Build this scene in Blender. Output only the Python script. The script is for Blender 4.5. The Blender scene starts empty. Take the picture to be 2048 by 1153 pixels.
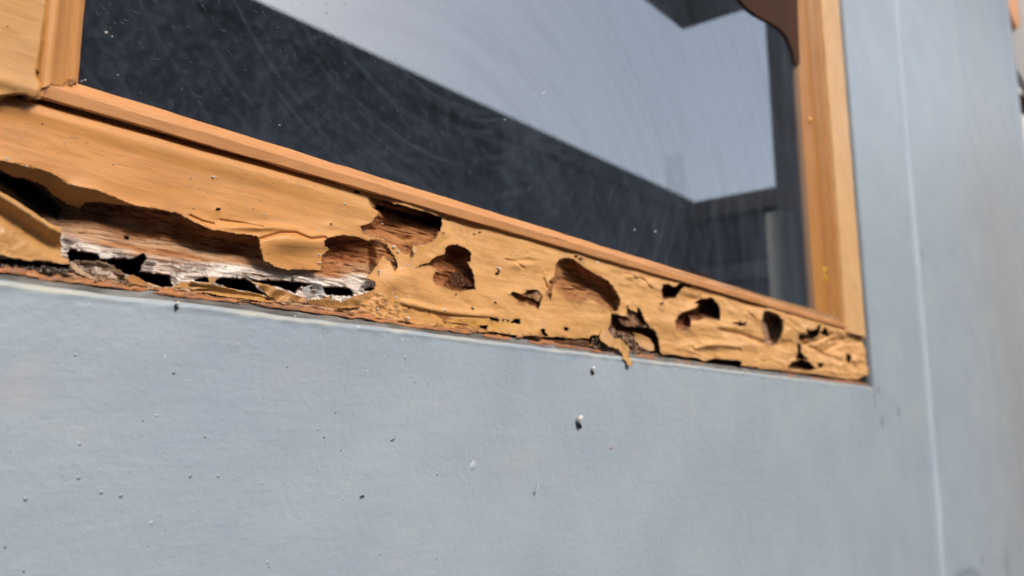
import bpy, math, random
import numpy as np
from mathutils import Matrix, Vector
random.seed(7); rng = np.random.default_rng(7)
S = bpy.context.scene

# ------------------------------------------------------------------ camera, sky, sun, exposure
F = 1708.0; CX, CY = 1024.0, 576.5; D = 0.26
ax = np.array([1340, 275, F]); ax /= np.linalg.norm(ax)
az = np.array([-107, -10093, F]); az /= np.linalg.norm(az)
az = az - ax * (ax @ az); az /= np.linalg.norm(az)
ay = np.cross(az, ax)
R = np.array([ax, ay, az])
cam_d = bpy.data.cameras.new('camera'); cam = bpy.data.objects.new('camera', cam_d)
S.collection.objects.link(cam); S.camera = cam
cam_d.sensor_width = 36; cam_d.lens = F / 2048 * 36
cam_d.clip_start = 0.01; cam_d.clip_end = 400
mw = Matrix.Identity(4)
for i in range(3):
    mw[i][0] = R[i, 0]; mw[i][1] = -R[i, 1]; mw[i][2] = -R[i, 2]
mw[1][3] = -D
cam.matrix_world = mw
cam_d.dof.use_dof = True; cam_d.dof.focus_distance = 0.330; cam_d.dof.aperture_fstop = 12.5

SUN_DIR = Vector((-0.02, -0.78, 0.62)).normalized()
elev = math.asin(SUN_DIR.z); azim = math.atan2(SUN_DIR.x, SUN_DIR.y)
W = bpy.data.worlds.new('World'); S.world = W; W.use_nodes = True
wn = W.node_tree.nodes; wl = W.node_tree.links; wn.clear()
sky = wn.new('ShaderNodeTexSky'); sky.sky_type = 'NISHITA'; sky.sun_disc = False
sky.sun_elevation = elev; sky.sun_rotation = azim
sky.air_density = 1.0; sky.dust_density = 3.5; sky.ozone_density = 1.0
hs = wn.new('ShaderNodeHueSaturation'); hs.inputs['Saturation'].default_value = 0.75
bg = wn.new('ShaderNodeBackground'); bg.inputs['Strength'].default_value = 0.15
wo = wn.new('ShaderNodeOutputWorld')
wl.new(sky.outputs[0], hs.inputs['Color']); wl.new(hs.outputs[0], bg.inputs[0]); wl.new(bg.outputs[0], wo.inputs[0])
sd = bpy.data.lights.new('sun', 'SUN'); sd.energy = 0.72; sd.angle = math.radians(16); sd.color = (1.0, 0.96, 0.9)
sun = bpy.data.objects.new('sun', sd); S.collection.objects.link(sun)
sun.rotation_euler = SUN_DIR.to_track_quat('Z', 'Y').to_euler()
S.view_settings.view_transform = 'Standard'; S.view_settings.look = 'None'
S.view_settings.exposure = 1.37; S.view_settings.gamma = 1.0
S.render.engine = 'CYCLES'; S.cycles.max_bounces = 8

# ------------------------------------------------------------------ helpers
def unp(px, py, y):
    """photo pixel(s) -> world point on the plane at depth y"""
    px = np.asarray(px, float); py = np.asarray(py, float); y = np.asarray(y, float)
    v = np.stack([px - CX, py - CY, np.full_like(px, F)], -1)
    d = v @ R.T
    t = (y + D) / d[..., 1]
    p = d * t[..., None]; p[..., 1] -= D
    return p
GY = 0.0105                                   # glass depth
def refl(px, py, yp):
    """what the glass mirrors at this pixel, on the plane y = yp in front of the wall"""
    d = R @ np.array([px - CX, py - CY, F])
    t = (-yp + 2 * GY + D) / d[1]
    return np.array([d[0] * t, yp, d[2] * t])
def _hash(ix, iy, seed):
    h = (ix.astype(np.int64) * 374761393 + iy.astype(np.int64) * 668265263 + seed * 974711) & 0xffffffff
    h = ((h ^ (h >> 13)) * 1274126177) & 0xffffffff
    return ((h ^ (h >> 16)) & 0xffff) / 65535.0 * 2 - 1
def vnoise(x, y, seed=0):
    x0 = np.floor(x); y0 = np.floor(y); fx = x - x0; fy = y - y0
    fx = fx * fx * fx * (fx * (fx * 6 - 15) + 10); fy = fy * fy * fy * (fy * (fy * 6 - 15) + 10)
    a = _hash(x0, y0, seed); b = _hash(x0 + 1, y0, seed); c = _hash(x0, y0 + 1, seed); d = _hash(x0 + 1, y0 + 1, seed)
    return (a * (1 - fx) + b * fx) * (1 - fy) + (c * (1 - fx) + d * fx) * fy
def fbm(x, y, seed=0, n=4, g=0.5):
    s = 0; a = 1
    for k in range(n):
        s = s + a * vnoise(x * 2 ** k + 17.3 * k, y * 2 ** k - 9.1 * k, seed + k); a *= g
    return s
def sstep(a, b, x):
    t = np.clip((x - a) / (b - a), 0, 1); return t * t * (3 - 2 * t)
def T(ox, oy, s, pts): return [(ox + x / s, oy + y / s) for x, y in pts]
def sdist(px, py, poly, pad=70):
    """signed distance in px, negative inside"""
    out = np.full(px.shape, 999.0); P = np.array(poly, float)
    x0, y0 = P.min(0) - pad; x1, y1 = P.max(0) + pad
    m = (px > x0) & (px < x1) & (py > y0) & (py < y1)
    X = px[m]; Y = py[m]; d2 = np.full(X.shape, 1e9); ins = np.zeros(X.shape, bool)
    for i in range(len(P)):
        a = P[i]; b = P[(i + 1) % len(P)]; e = b - a
        t = np.clip(((X - a[0]) * e[0] + (Y - a[1]) * e[1]) / max(e @ e, 1e-9), 0, 1)
        d2 = np.minimum(d2, (X - a[0] - t * e[0]) ** 2 + (Y - a[1] - t * e[1]) ** 2)
        if abs(b[1] - a[1]) > 1e-9:
            c = ((a[1] > Y) != (b[1] > Y)) & (X < (b[0] - a[0]) * (Y - a[1]) / (b[1] - a[1]) + a[0]); ins ^= c
    d = np.sqrt(d2); out[m] = np.where(ins, -d, d); return out
def linedist(px, py, pts):
    d2 = np.full(px.shape, 1e9); P = np.array(pts, float)
    for i in range(len(P) - 1):
        a = P[i]; b = P[i + 1]; e = b - a
        t = np.clip(((px - a[0]) * e[0] + (py - a[1]) * e[1]) / (e @ e), 0, 1)
        d2 = np.minimum(d2, (px - a[0] - t * e[0]) ** 2 + (py - a[1] - t * e[1]) ** 2)
    return np.sqrt(d2)

def link(o, parent=None):
    S.collection.objects.link(o)
    if parent is not None:
        o.parent = parent
        p = parent; t = Vector(parent.get('wl', (0, 0, 0)))
        o.matrix_parent_inverse = Matrix.Translation(-t)
    return o
def mesh(name, verts, faces, mat, parent=None, col=None, smooth=True):
    me = bpy.data.meshes.new(name)
    verts = np.asarray(verts, float)
    me.from_pydata([tuple(v) for v in verts], [], [tuple(int(i) for i in f) for f in faces])
    if col is not None:
        a = me.color_attributes.new('Col', 'FLOAT_COLOR', 'POINT')
        c = np.ones((len(verts), 4)); c[:, :col.shape[1]] = col; a.data.foreach_set('color', c.ravel())
    me.polygons.foreach_set('use_smooth', [smooth] * len(me.polygons))
    me.materials.append(mat); me.update()
    return link(bpy.data.objects.new(name, me), parent)
def gridfaces(nx, ny):
    i, j = np.meshgrid(np.arange(nx - 1), np.arange(ny - 1), indexing='ij')
    a = (i * ny + j).ravel()
    return np.stack([a, a + ny, a + ny + 1, a + 1], 1)
def clipped(P, f, C=None):
    """marching-squares clip of a grid surface P[i,j,3] to f>0"""
    nx, ny = f.shape; keep = f > 0
    idx = np.full(f.shape, -1); idx[keep] = np.arange(keep.sum())
    V = [P[keep]]; CC = [C[keep]] if C is not None else None
    n = int(keep.sum()); faces = []; ek = {}; ev = []; ec = []
    k4 = keep[:-1, :-1].astype(int) + keep[1:, :-1] + keep[1:, 1:] + keep[:-1, 1:]
    I, J = np.nonzero(k4 == 4)
    full = np.stack([idx[I, J], idx[I + 1, J], idx[I + 1, J + 1], idx[I, J + 1]], 1)
    for i, j in zip(*np.nonzero((k4 > 0) & (k4 < 4))):
        cs = [(i, j), (i + 1, j), (i + 1, j + 1), (i, j + 1)]; loop = []
        for q in range(4):
            a = cs[q]; b = cs[(q + 1) % 4]
            if keep[a]: loop.append(int(idx[a]))
            if keep[a] != keep[b]:
                kk = (a, b) if a < b else (b, a)
                if kk not in ek:
                    fa, fb = f[kk[0]], f[kk[1]]; t = min(max(fa / (fa - fb), .02), .98)
                    ev.append(P[kk[0]] * (1 - t) + P[kk[1]] * t)
                    if C is not None: ec.append(C[kk[0]] * (1 - t) + C[kk[1]] * t)
                    ek[kk] = n + len(ev) - 1
                loop.append(ek[kk])
        if len(loop) >= 3: faces.append(loop)
    if ev: V.append(np.array(ev))
    V = np.concatenate(V)
    if C is not None:
        CC = np.concatenate(CC + ([np.array(ec)] if ev else []))
    return V, list(full) + faces, CC
def solid(o, th, off=1.0):
    m = o.modifiers.new('thick', 'SOLIDIFY'); m.thickness = th; m.offset = off; m.use_even_offset = False
    return o
def extrude(name, prof, axis, a, b, mat, parent, n=1, wob=0.0, col=None, seed=1):
    """profile of points in the plane across the axis, swept from a to b (axis 0: (y,z), axis 2: (x,y))"""
    ts = np.linspace(a, b, n + 1); P = []
    for k, t in enumerate(ts):
        for q, (u, v) in enumerate(prof):
            du = dv = 0
            if wob:
                du = wob * float(fbm(np.array([t * 55.]), np.array([q * 1.7]), seed, 3)[0])
                dv = wob * float(fbm(np.array([t * 55. + 40]), np.array([q * 1.7]), seed, 3)[0])
            P.append((t, u + du, v + dv) if axis == 0 else (u + du, v + dv, t))
    m = len(prof); f = gridfaces(n + 1, m)
    o = mesh(name, P, f, mat, parent, smooth=False)
    return o
def box(name, lo, hi, mat, parent=None):
    x0, y0, z0 = lo; x1, y1, z1 = hi
    v = [(x0,y0,z0),(x1,y0,z0),(x1,y1,z0),(x0,y1,z0),(x0,y0,z1),(x1,y0,z1),(x1,y1,z1),(x0,y1,z1)]
    f = [(0,3,2,1),(4,5,6,7),(0,1,5,4),(1,2,6,5),(2,3,7,6),(3,0,4,7)]
    return mesh(name, v, f, mat, parent, smooth=False)
def tube(path, rad, seg=8):
    V = []; Fc = []; path = [Vector(p) for p in path]
    for i, p in enumerate(path):
        d = (path[min(i + 1, len(path) - 1)] - path[max(i - 1, 0)]).normalized()
        u = d.orthogonal().normalized(); v = d.cross(u)
        for k in range(seg):
            a = 2 * math.pi * k / seg
            V.append(p + (u * math.cos(a) + v * math.sin(a)) * rad[i])
    for i in range(len(path) - 1):
        for k in range(seg):
            a = i * seg + k; b = i * seg + (k + 1) % seg
            Fc.append((a, b, b + seg, a + seg))
    Fc.append(tuple(range(seg))[::-1]); Fc.append(tuple(range(len(V) - seg, len(V))))
    return V, Fc
def tag(o, label=None, cat=None, group=None, kind=None):
    if label: o['label'] = label
    if cat: o['category'] = cat
    if group: o['group'] = group
    if kind: o['kind'] = kind
    return o
def empty(name, loc, label, cat, group=None):
    o = bpy.data.objects.new(name, None); S.collection.objects.link(o); o.location = loc; o['wl'] = tuple(loc)
    o.empty_display_size = 0.02
    return tag(o, label, cat, group)

# ------------------------------------------------------------------ materials
class M:
    def __init__(s, name, rough=0.6, spec=0.5):
        s.m = bpy.data.materials.new(name); s.m.use_nodes = True
        s.n = s.m.node_tree.nodes; s.l = s.m.node_tree.links
        s.b = s.n['Principled BSDF']; s.b.inputs['Roughness'].default_value = rough
        s.b.inputs['Specular IOR Level'].default_value = spec
        s.tc = s.n.new('ShaderNodeTexCoord')
    def map(s, scale):
        k = s.n.new('ShaderNodeMapping'); k.inputs['Scale'].default_value = scale
        s.l.new(s.tc.outputs['Object'], k.inputs['Vector']); return k.outputs[0]
    def noise(s, scale, vec=(1, 1, 1), detail=4, rough=0.55, dist=0.0):
        k = s.n.new('ShaderNodeTexNoise'); k.inputs['Scale'].default_value = scale
        k.inputs['Detail'].default_value = detail; k.inputs['Roughness'].default_value = rough
        k.inputs['Distortion'].default_value = dist
        s.l.new(s.map(vec), k.inputs['Vector']); return k.outputs['Fac']
    def vor(s, scale, vec=(1, 1, 1), feat='F1', rnd=1.0):
        k = s.n.new('ShaderNodeTexVoronoi'); k.inputs['Scale'].default_value = scale; k.feature = feat
        k.inputs['Randomness'].default_value = rnd
        s.l.new(s.map(vec), k.inputs['Vector']); return k
    def ramp(s, v, stops):
        k = s.n.new('ShaderNodeValToRGB'); e = k.color_ramp.elements
        while len(e) < len(stops): e.new(0.5)
        for q, (p, c) in zip(e, stops):
            q.position = p; q.color = (*c, 1) if len(c) == 3 else c
        s.l.new(v, k.inputs[0]); return k.outputs[0]
    def rng(s, v, a, b, c=0.0, d=1.0):
        k = s.n.new('ShaderNodeMapRange'); k.inputs[1].default_value = a; k.inputs[2].default_value = b
        k.inputs[3].default_value = c; k.inputs[4].default_value = d; s.l.new(v, k.inputs[0]); return k.outputs[0]
    def mth(s, op, a, b=None):
        k = s.n.new('ShaderNodeMath'); k.operation = op
        for q, v in enumerate((a, b)):
            if v is None: continue
            if isinstance(v, (int, float)): k.inputs[q].default_value = v
            else: s.l.new(v, k.inputs[q])
        return k.outputs[0]
    def mix(s, f, a, b, mode='MIX'):
        k = s.n.new('ShaderNodeMix'); k.data_type = 'RGBA'; k.blend_type = mode
        for q, v in ((0, f), (6, a), (7, b)):
            if isinstance(v, (int, float)): k.inputs[q].default_value = v
            elif isinstance(v, tuple): k.inputs[q].default_value = (*v, 1) if len(v) == 3 else v
            else: s.l.new(v, k.inputs[q])
        return k.outputs[2]
    def attr(s, name='Col'):
        k = s.n.new('ShaderNodeAttribute'); k.attribute_name = name; return k
    def color(s, v):
        if isinstance(v, tuple): s.b.inputs['Base Color'].default_value = (*v, 1)
        else: s.l.new(v, s.b.inputs['Base Color'])
    def roughv(s, v): s.l.new(v, s.b.inputs['Roughness'])
    def bump(s, hs):
        prev = None
        for h, dist in hs:
            k = s.n.new('ShaderNodeBump'); k.inputs['Strength'].default_value = 1.0; k.inputs['Distance'].default_value = dist
            s.l.new(h, k.inputs['Height'])
            if prev is not None: s.l.new(prev, k.inputs['Normal'])
            prev = k.outputs[0]
        s.l.new(prev, s.b.inputs['Normal'])

ORANGE = (0.62, 0.29, 0.085)
def paint_mat(name, grain_axis='x', usecol=False, base=ORANGE, dens=1.0):
    m = M(name, 0.5, 0.4)
    st = (0.12, 1, 1) if grain_axis == 'x' else (1, 1, 0.12)
    big = m.noise(22, (1, 1, 1), 3); fine = m.noise(700, st, 5, 0.65); med = m.noise(160, st, 4)
    c = m.attr().outputs['Color'] if usecol else base
    c = m.mix(m.rng(big, 0.3, 0.7), c, (0.92, 0.86, 0.80), 'MULTIPLY')
    c = m.mix(m.rng(med, 0.58, 0.8, 0, 0.55), c, (0.72, 0.58, 0.42), 'MULTIPLY')
    # thin scratches, pinholes and dust specks that sit on the paint
    sc = m.vor(420, st); c = m.mix(m.rng(sc.outputs['Distance'], 0.09, 0.06, 0, 0.6 * dens), c, (0.20, 0.10, 0.045))
    gate = m.noise(90, (1, 1, 1), 2)
    pin = m.vor(330); c = m.mix(m.mth('MULTIPLY', m.rng(pin.outputs['Distance'], 0.12, 0.08), m.rng(gate, 0.55, 0.6)), c, (0.12, 0.05, 0.02))
    dirt = m.noise(55, (1, 1, 1), 6, 0.7); c = m.mix(m.rng(dirt, 0.54, 0.78, 0, 0.7), c, (0.38, 0.20, 0.10))
    gr = m.noise(420, (0.04, 1, 1) if grain_axis == 'x' else (1, 1, 0.04), 5, 0.7); c = m.mix(m.rng(gr, 0.53, 0.72, 0, 0.5), c, (0.40, 0.19, 0.07))
    m.color(c)
    m.roughv(m.rng(med, 0.3, 0.7, 0.36, 0.58))
    m.bump([(fine, 0.00016), (med, 0.00036), (m.noise(1800, (1, 1, 1), 2), 0.00002)])
    return m.m
MAT_PAINT = paint_mat('orange_paint_film', usecol=True)
MAT_PAINTV = paint_mat('orange_paint_upright', 'z')
MAT_PAINT_SHADED = paint_mat('shaded_orange_paint', 'z', base=(0.45, 0.195, 0.042))  # darker copy: shade on the right stile's inner side is put into the colour
MAT_PAINT_LIT = paint_mat('lit_orange_paint', 'z', base=(0.70, 0.42, 0.18))  # paler copy: light on the right stile's front is put into the colour
MAT_PAINTX = paint_mat('orange_paint_bead', 'x', base=(0.63, 0.30, 0.12))
def wood_mat():
    m = M('decayed_wood', 0.8, 0.25)
    c = m.attr().outputs['Color']
    g = m.noise(620, (0.05, 1, 1), 6, 0.7, 0.8); g2 = m.noise(1300, (0.03, 1, 1), 4, 0.7)
    c = m.mix(m.rng(g, 0.50, 0.62, 0, 0.9), c, (0.30, 0.17, 0.09), 'MULTIPLY')
    c = m.mix(m.rng(g2, 0.35, 0.7, 0, 0.35), c, (0.45, 0.33, 0.24), 'MULTIPLY')
    b = m.noise(120, (0.4, 1, 1), 4, 0.6)
    c = m.mix(m.rng(b, 0.45, 0.75, 0, 0.65), c, (0.62, 0.30, 0.13), 'MULTIPLY')
    m.color(c); m.bump([(g, 0.0008), (g2, 0.00025), (m.noise(900, (0.5, 1, 1), 3), 0.00012)])
    return m.m
MAT_WOOD = wood_mat()
def wall_mat():
    m = M('blue_grey_wall_paint', 0.42, 0.5)
    c = m.attr().outputs['Color']
    big = m.noise(9, (1, 1, 1.5), 5); c = m.mix(m.rng(big, 0.38, 0.62), c, (0.90, 0.90, 0.95), 'MULTIPLY')
    mot = m.noise(140, (0.35, 1, 1), 5, 0.65); c = m.mix(m.rng(mot, 0.4, 0.7, 0, 0.5), c, (0.88, 0.89, 0.92), 'MULTIPLY')
    cl = m.noise(16, (1, 1, 1.6), 4, .6); c = m.mix(m.rng(cl, 0.58, 0.8, 0, 0.3), c, (0.46, 0.40, 0.38))
    dk = m.vor(170); gate = m.noise(60, (1, 1, 1), 2)
    dk2 = m.vor(260); gate2 = m.noise(35, (1, 1, 1), 3)
    c = m.mix(m.mth('MULTIPLY', m.rng(dk.outputs['Distance'], 0.062, 0.045), m.rng(gate, 0.47, 0.50)), c, (0.03, 0.03, 0.035))
    c = m.mix(m.mth('MULTIPLY', m.rng(dk2.outputs['Distance'], 0.06, 0.04), m.rng(gate2, 0.52, 0.55)), c, (0.10, 0.09, 0.09))
    m.color(c)
    blob = m.vor(130); bg_ = m.noise(40, (1, 1, 1), 2)
    nod = m.mth('MULTIPLY', m.rng(blob.outputs['Distance'], 0.10, 0.0), m.rng(bg_, 0.45, 0.55))
    rol = m.noise(300, (0.9, 1, 1), 3, 0.55); brush = m.noise(150, (0.1, 1, 1.4), 4, 0.6)
    m.roughv(m.rng(rol, 0.3, 0.7, 0.36, 0.5))
    m.bump([(rol, 0.00034), (brush, 0.00022), (nod, 0.0007), (m.noise(1400, (1, 1, 1), 3), 0.00002), (m.noise(45), 0.0006)])
    return m.m
MAT_WALL = wall_mat()
def plain(name, c, rough=0.7, ns=60, amt=0.3, bump=0.0, spec=0.4, vec=(1, 1, 1)):
    m = M(name, rough, spec); n = m.noise(ns, vec, 5, 0.6)
    m.color(m.mix(m.rng(n, 0.3, 0.7), c, tuple(x * (1 - amt) for x in c)))
    if bump: m.bump([(n, bump)])
    return m.m
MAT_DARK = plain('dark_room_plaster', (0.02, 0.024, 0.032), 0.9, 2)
MAT_WHITE = plain('white_spatter', (0.72, 0.72, 0.68), 0.5, 900, 0.15)
MAT_BLACK = plain('black_pellet', (0.012, 0.010, 0.009), 0.35, 2500, 0.4, 0.0001)
MAT_UREA = plain('chalk_white_cap', (0.78, 0.76, 0.68), 0.5, 1500, 0.2, 0.0001)
MAT_FRASS = plain('rust_brown_frass', (0.16, 0.055, 0.018), 0.75, 1200, 0.6)
MAT_CRUMB = plain('pale_wood_crumbs', (0.36, 0.24, 0.16), 0.85, 700, 0.7)
MAT_CONC = plain('weathered_concrete', (0.20, 0.19, 0.18), 0.9, 1.2, 0.35)
MAT_CONCD = plain('dark_soot_concrete', (0.07, 0.075, 0.085), 0.9, 1.2, 0.3)
MAT_GROUND = plain('street_asphalt', (0.09, 0.09, 0.09), 0.9, 3, 0.3)
MAT_STEEL = plain('rusty_rebar', (0.10, 0.06, 0.04), 0.7, 20)
MAT_PALE = plain('pale_painted_render', (0.72, 0.68, 0.64), 0.8, 4, 0.1)
MAT_BROWN = plain('brown_varnished_board', (0.065, 0.026, 0.011), 0.75, 30, 0.4, 0, 0.15, (1, 1, .1))
def glass_mat():
    m = M('dusty_window_glass'); m.n.remove(m.b)
    out = m.n['Material Output']
    tr = m.n.new('ShaderNodeBsdfTransparent'); tr.inputs[0].default_value = (0.82, 0.86, 0.88, 1)
    gl = m.n.new('ShaderNodeBsdfGlossy'); gl.inputs['Roughness'].default_value = 0.015
    gl.inputs['Color'].default_value = (1, 0.99, 0.96, 1)
    fr = m.n.new('ShaderNodeFresnel'); fr.inputs['IOR'].default_value = 2.75
    ge = m.n.new('ShaderNodeNewGeometry'); ff = m.mth('MULTIPLY', fr.outputs[0], m.mth('SUBTRACT', 1.0, ge.outputs['Backfacing']))
    mx = m.n.new('ShaderNodeMixShader'); m.l.new(ff, mx.inputs[0]); m.l.new(tr.outputs[0], mx.inputs[1]); m.l.new(gl.outputs[0], mx.inputs[2])
    df = m.n.new('ShaderNodeBsdfDiffuse'); df.inputs[0].default_value = (0.36, 0.44, 0.56, 1)
    # wipe arcs left by a cloth: noise stretched round two centres on the pane
    sx = m.n.new('ShaderNodeSeparateXYZ'); m.l.new(m.tc.outputs['Object'], sx.inputs[0])
    def arcs(cx, cz, fr_, fa, seed):
        dx = m.mth('SUBTRACT', sx.outputs[0], cx); dz = m.mth('SUBTRACT', sx.outputs[2], cz)
        rr = m.mth('SQRT', m.mth('ADD', m.mth('MULTIPLY', dx, dx), m.mth('MULTIPLY', dz, dz)))
        an = m.mth('ARCTAN2', dz, dx)
        cb = m.n.new('ShaderNodeCombineXYZ'); m.l.new(m.mth('MULTIPLY', rr, fr_), cb.inputs[0]); m.l.new(m.mth('MULTIPLY', an, fa), cb.inputs[1]); cb.inputs[2].default_value = seed
        k = m.n.new('ShaderNodeTexNoise'); k.inputs['Scale'].default_value = 1.0; k.inputs['Detail'].default_value = 6; k.inputs['Roughness'].default_value = 0.65
        m.l.new(cb.outputs[0], k.inputs['Vector']); return k.outputs['Fac']
    haze = m.noise(9, (1, 1, 1), 5, 0.6)
    a1 = arcs(0.30, 0.04, 110, 1.3, 1.0); a2 = arcs(0.30, 0.26, 260, 1.3, 5.0)
    ff2 = m.mth('MULTIPLY', ff, m.rng(m.mth('MULTIPLY', m.rng(a1, 0.40, 0.66), m.rng(haze, 0.40, 0.62, 0.25, 1.0)), 0, 1, 1.0, 0.82)); m.l.new(ff2, mx.inputs[0])
    fine = m.noise(260, (1, 1, 1), 4, 0.7); drip = m.noise(60, (1, 1, 0.06), 3)
    a = m.mth('ADD', m.rng(a1, 0.45, 0.75, 0.0, 0.03), m.rng(a2, 0.52, 0.78, 0.0, 0.07))
    a = m.mth('ADD', a, m.rng(haze, 0.35, 0.7, 0.012, 0.05)); a = m.mth('ADD', a, m.rng(fine, 0.45, 0.75, 0.0, 0.05))
    a = m.mth('MULTIPLY', m.mth('ADD', a, m.rng(drip, 0.5, 0.8, 0.0, 0.03)), m.mth('SUBTRACT', 1.0, m.mth('MULTIPLY', ge.outputs['Backfacing'], 0.8)))
    # short hair scratches
    s1 = m.vor(150, (0.25, 1, 1.3)); a = m.mth('ADD', a, m.mth('MULTIPLY', m.rng(s1.outputs['Distance'], 0.045, 0.02, 0, 0.25), m.rng(haze, 0.5, 0.6)))
    m2 = m.n.new('ShaderNodeMixShader'); m.l.new(a, m2.inputs[0]); m.l.new(mx.outputs[0], m2.inputs[1]); m.l.new(df.outputs[0], m2.inputs[2])
    m.l.new(m2.outputs[0], out.inputs['Surface'])
    return m.m
MAT_GLASS = glass_mat()

# ------------------------------------------------------------------ setting
g = mesh('ground', [(-60, -60, -1.4), (60, -60, -1.4), (60, 60, -1.4), (-60, 60, -1.4)], [(0, 1, 2, 3)], MAT_GROUND)
tag(g, kind='structure')

# wall with the window opening
XE = 0.9745; ZE = 0.0437
xs1 = np.concatenate([np.linspace(-0.8, 0.05, 18), np.arange(0.06, XE, 0.0022), [XE]])
zs1 = np.concatenate([np.linspace(-1.4, -0.3, 12), np.arange(-0.29, 0.0405, 0.0022)])
WALLC = np.array([0.362, 0.424, 0.464])
def wall_y(x, z): return 0.0006 * fbm(x * 9, z * 9, 3, 3) * sstep(0.044, 0.02, z)
prof = [(0.0, 0.0412, 0), (-0.00025, 0.0419, .3), (-0.0003, 0.0426, .9), (0.0000, 0.0433, 1.0), (0.0007, 0.0439, .7), (0.0014, 0.0443, 2.0),
        (0.0022, 0.0450, 2), (0.0031, 0.0460, 2), (0.0040, 0.0472, 2), (0.0060, 0.0480, 2), (0.012, 0.0482, 2)]
n1 = len(zs1)
rows = [(0.0, z, 0.0) for z in zs1] + prof
P = np.zeros((len(xs1), len(rows), 3)); C = np.zeros((len(xs1), len(rows), 3))
for j, (y, z, k) in enumerate(rows):
    P[:, j, 0] = xs1
    e = 1.0 if j >= n1 else 0.0
    P[:, j, 1] = y + (wall_y(xs1, np.full_like(xs1, z)) if not e else 0) + e * 0.00035 * fbm(xs1 * 160, np.full_like(xs1, z * 300), 5, 4)
    P[:, j, 2] = z + e * 0.00028 * fbm(xs1 * 60, np.full_like(xs1, 0.3), 8, 4)
    wear = np.clip(0.30 + 0.7 * fbm(xs1 * 70, np.full_like(xs1, z * 400), 9, 4), 0.1, 1)
    cream = np.array([0.56, 0.54, 0.43]); dirty = np.array([0.11, 0.105, 0.095])
    if k <= 1: C[:, j] = WALLC * (1 - (k * wear)[:, None]) + cream * (k * wear)[:, None]
    else:
        w2 = np.clip(0.35 + 0.6 * fbm(xs1 * 120, np.full_like(xs1, z * 500), 12, 4), 0, 1)[:, None]
        C[:, j] = dirty * (1 - w2) + np.array([0.26, 0.255, 0.235]) * w2
for (qx, qy, rx, rz, a_) in ((205, 668, .004, .0016, .5), (370, 677, .005, .0012, .6), (472, 681, .004, .0014, .45), (60, 800, .008, .005, .35), (110, 862, .006, .003, .4), (175, 872, .004, .003, .4), (40, 755, .008, .004, .3), (1310, 735, .03, .0025, .4), (880, 800, .03, .008, .18), (1182, 752, .008, .004, .3)):
    q_ = unp(qx, qy, 0.0); k_ = 0.55 * a_ * np.exp(-((P[..., 0] - q_[0]) / rx) ** 2 - ((P[..., 2] - q_[2]) / rz) ** 2) * np.clip(.7 + fbm(P[..., 0] * 400, P[..., 2] * 500, 71, 3), 0, 1)
    C = C * (1 - k_[..., None]) + np.array((0.52, 0.44, 0.40)) * k_[..., None]
st_ = np.clip(fbm(P[..., 0] * 45, P[..., 2] * 6, 72, 4) - 0.15, 0, 1) * sstep(-0.05, 0.042, P[..., 2]) * (P[..., 2] < 0.0415) * 0.10
C = C * (1 - st_[..., None]) + np.array((0.24, 0.24, 0.22)) * st_[..., None]
V1 = P.reshape(-1, 3); F1 = gridfaces(*P.shape[:2]); C1 = C.reshape(-1, 3)
xs2 = np.concatenate([[XE - 0.0055, XE - 0.0045, XE - 0.0005, XE], np.arange(XE + 0.004, 1.5, 0.006), np.arange(1.5, 2.64, 0.03), [2.68]])
zs2 = np.concatenate([np.linspace(-1.4, -0.35, 8), np.arange(-0.33, ZE, 0.006), [ZE], np.arange(0.05, 1.3, 0.01), [1.4, 2.4]])
X2, Z2 = np.meshgrid(xs2, zs2, indexing='ij')
def line_x(z): return 1.229 + 0.030 * (z + 0.2) / 0.8 + 0.0022 * fbm(z * 6, z * 0 + .5, 4, 3)
Lx = line_x(Z2)
Y2 = wall_y(X2, np.where(Z2 > 0.0, 0.0, Z2)) * 1.0 + 0.0030 * fbm(X2 * 1.8, Z2 * 1.1, 31, 2) * sstep(1.02, 1.3, X2) * sstep(2.4, 1.7, X2)
Y2 += -0.0022 * np.exp(-((X2 - Lx) / 0.006) ** 2) + 0.004 * sstep(1.0, 1.22, X2) * sstep(Lx + 0.02, Lx - 0.01, X2)
C2 = np.repeat(np.repeat(WALLC[None, None], len(xs2), 0), len(zs2), 1).copy()
def stroke(mask, col, a): 
    global C2
    C2 = C2 * (1 - (a * mask)[..., None]) + np.array(col) * (a * mask)[..., None]
stroke(np.exp(-((X2 - Lx) / 0.0075) ** 2), (0.50, 0.57, 0.63), 0.85)
stroke(np.exp(-((X2 - Lx + 0.028) / 0.004) ** 2) * sstep(-0.3, -0.05, Z2) * 0 + np.exp(-((X2 - Lx + 0.030) / 0.005) ** 2) * sstep(0.15, -0.1, Z2), (0.42, 0.48, 0.54), 0.6)
stroke(sstep(1.35, 1.9, X2) * np.clip(0.7 + 0.4 * fbm(X2 * 2.5, Z2 * 1.5, 41, 2), 0, 1), (0.36, 0.37, 0.36), 0.7)
stroke(np.clip(fbm(X2 * 5, Z2 * 1.5, 77, 3), 0, 1) * sstep(1.0, 1.3, X2), (0.26, 0.28, 0.29), 0.28)
stroke(np.exp(-((X2 - XE - 0.001) / 0.0035) ** 2) * (Z2 > 0.02), (0.12, 0.12, 0.12), 0.75)
for (qx, qy, rr) in ((1757, 782, 4), (1766, 788, 3), (1789, 800, 3), (1800, 822, 5), (1843, 511, 5), (1765, 845, 5)):
    p = unp(qx, qy, 0.0); s_ = rr / F * p[0] * 1.5
    stroke(np.exp(-(((X2 - p[0]) / (s_ * 1.5)) ** 2 + ((Z2 - p[2]) / s_) ** 2)), (0.08, 0.085, 0.09), 0.8)
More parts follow.
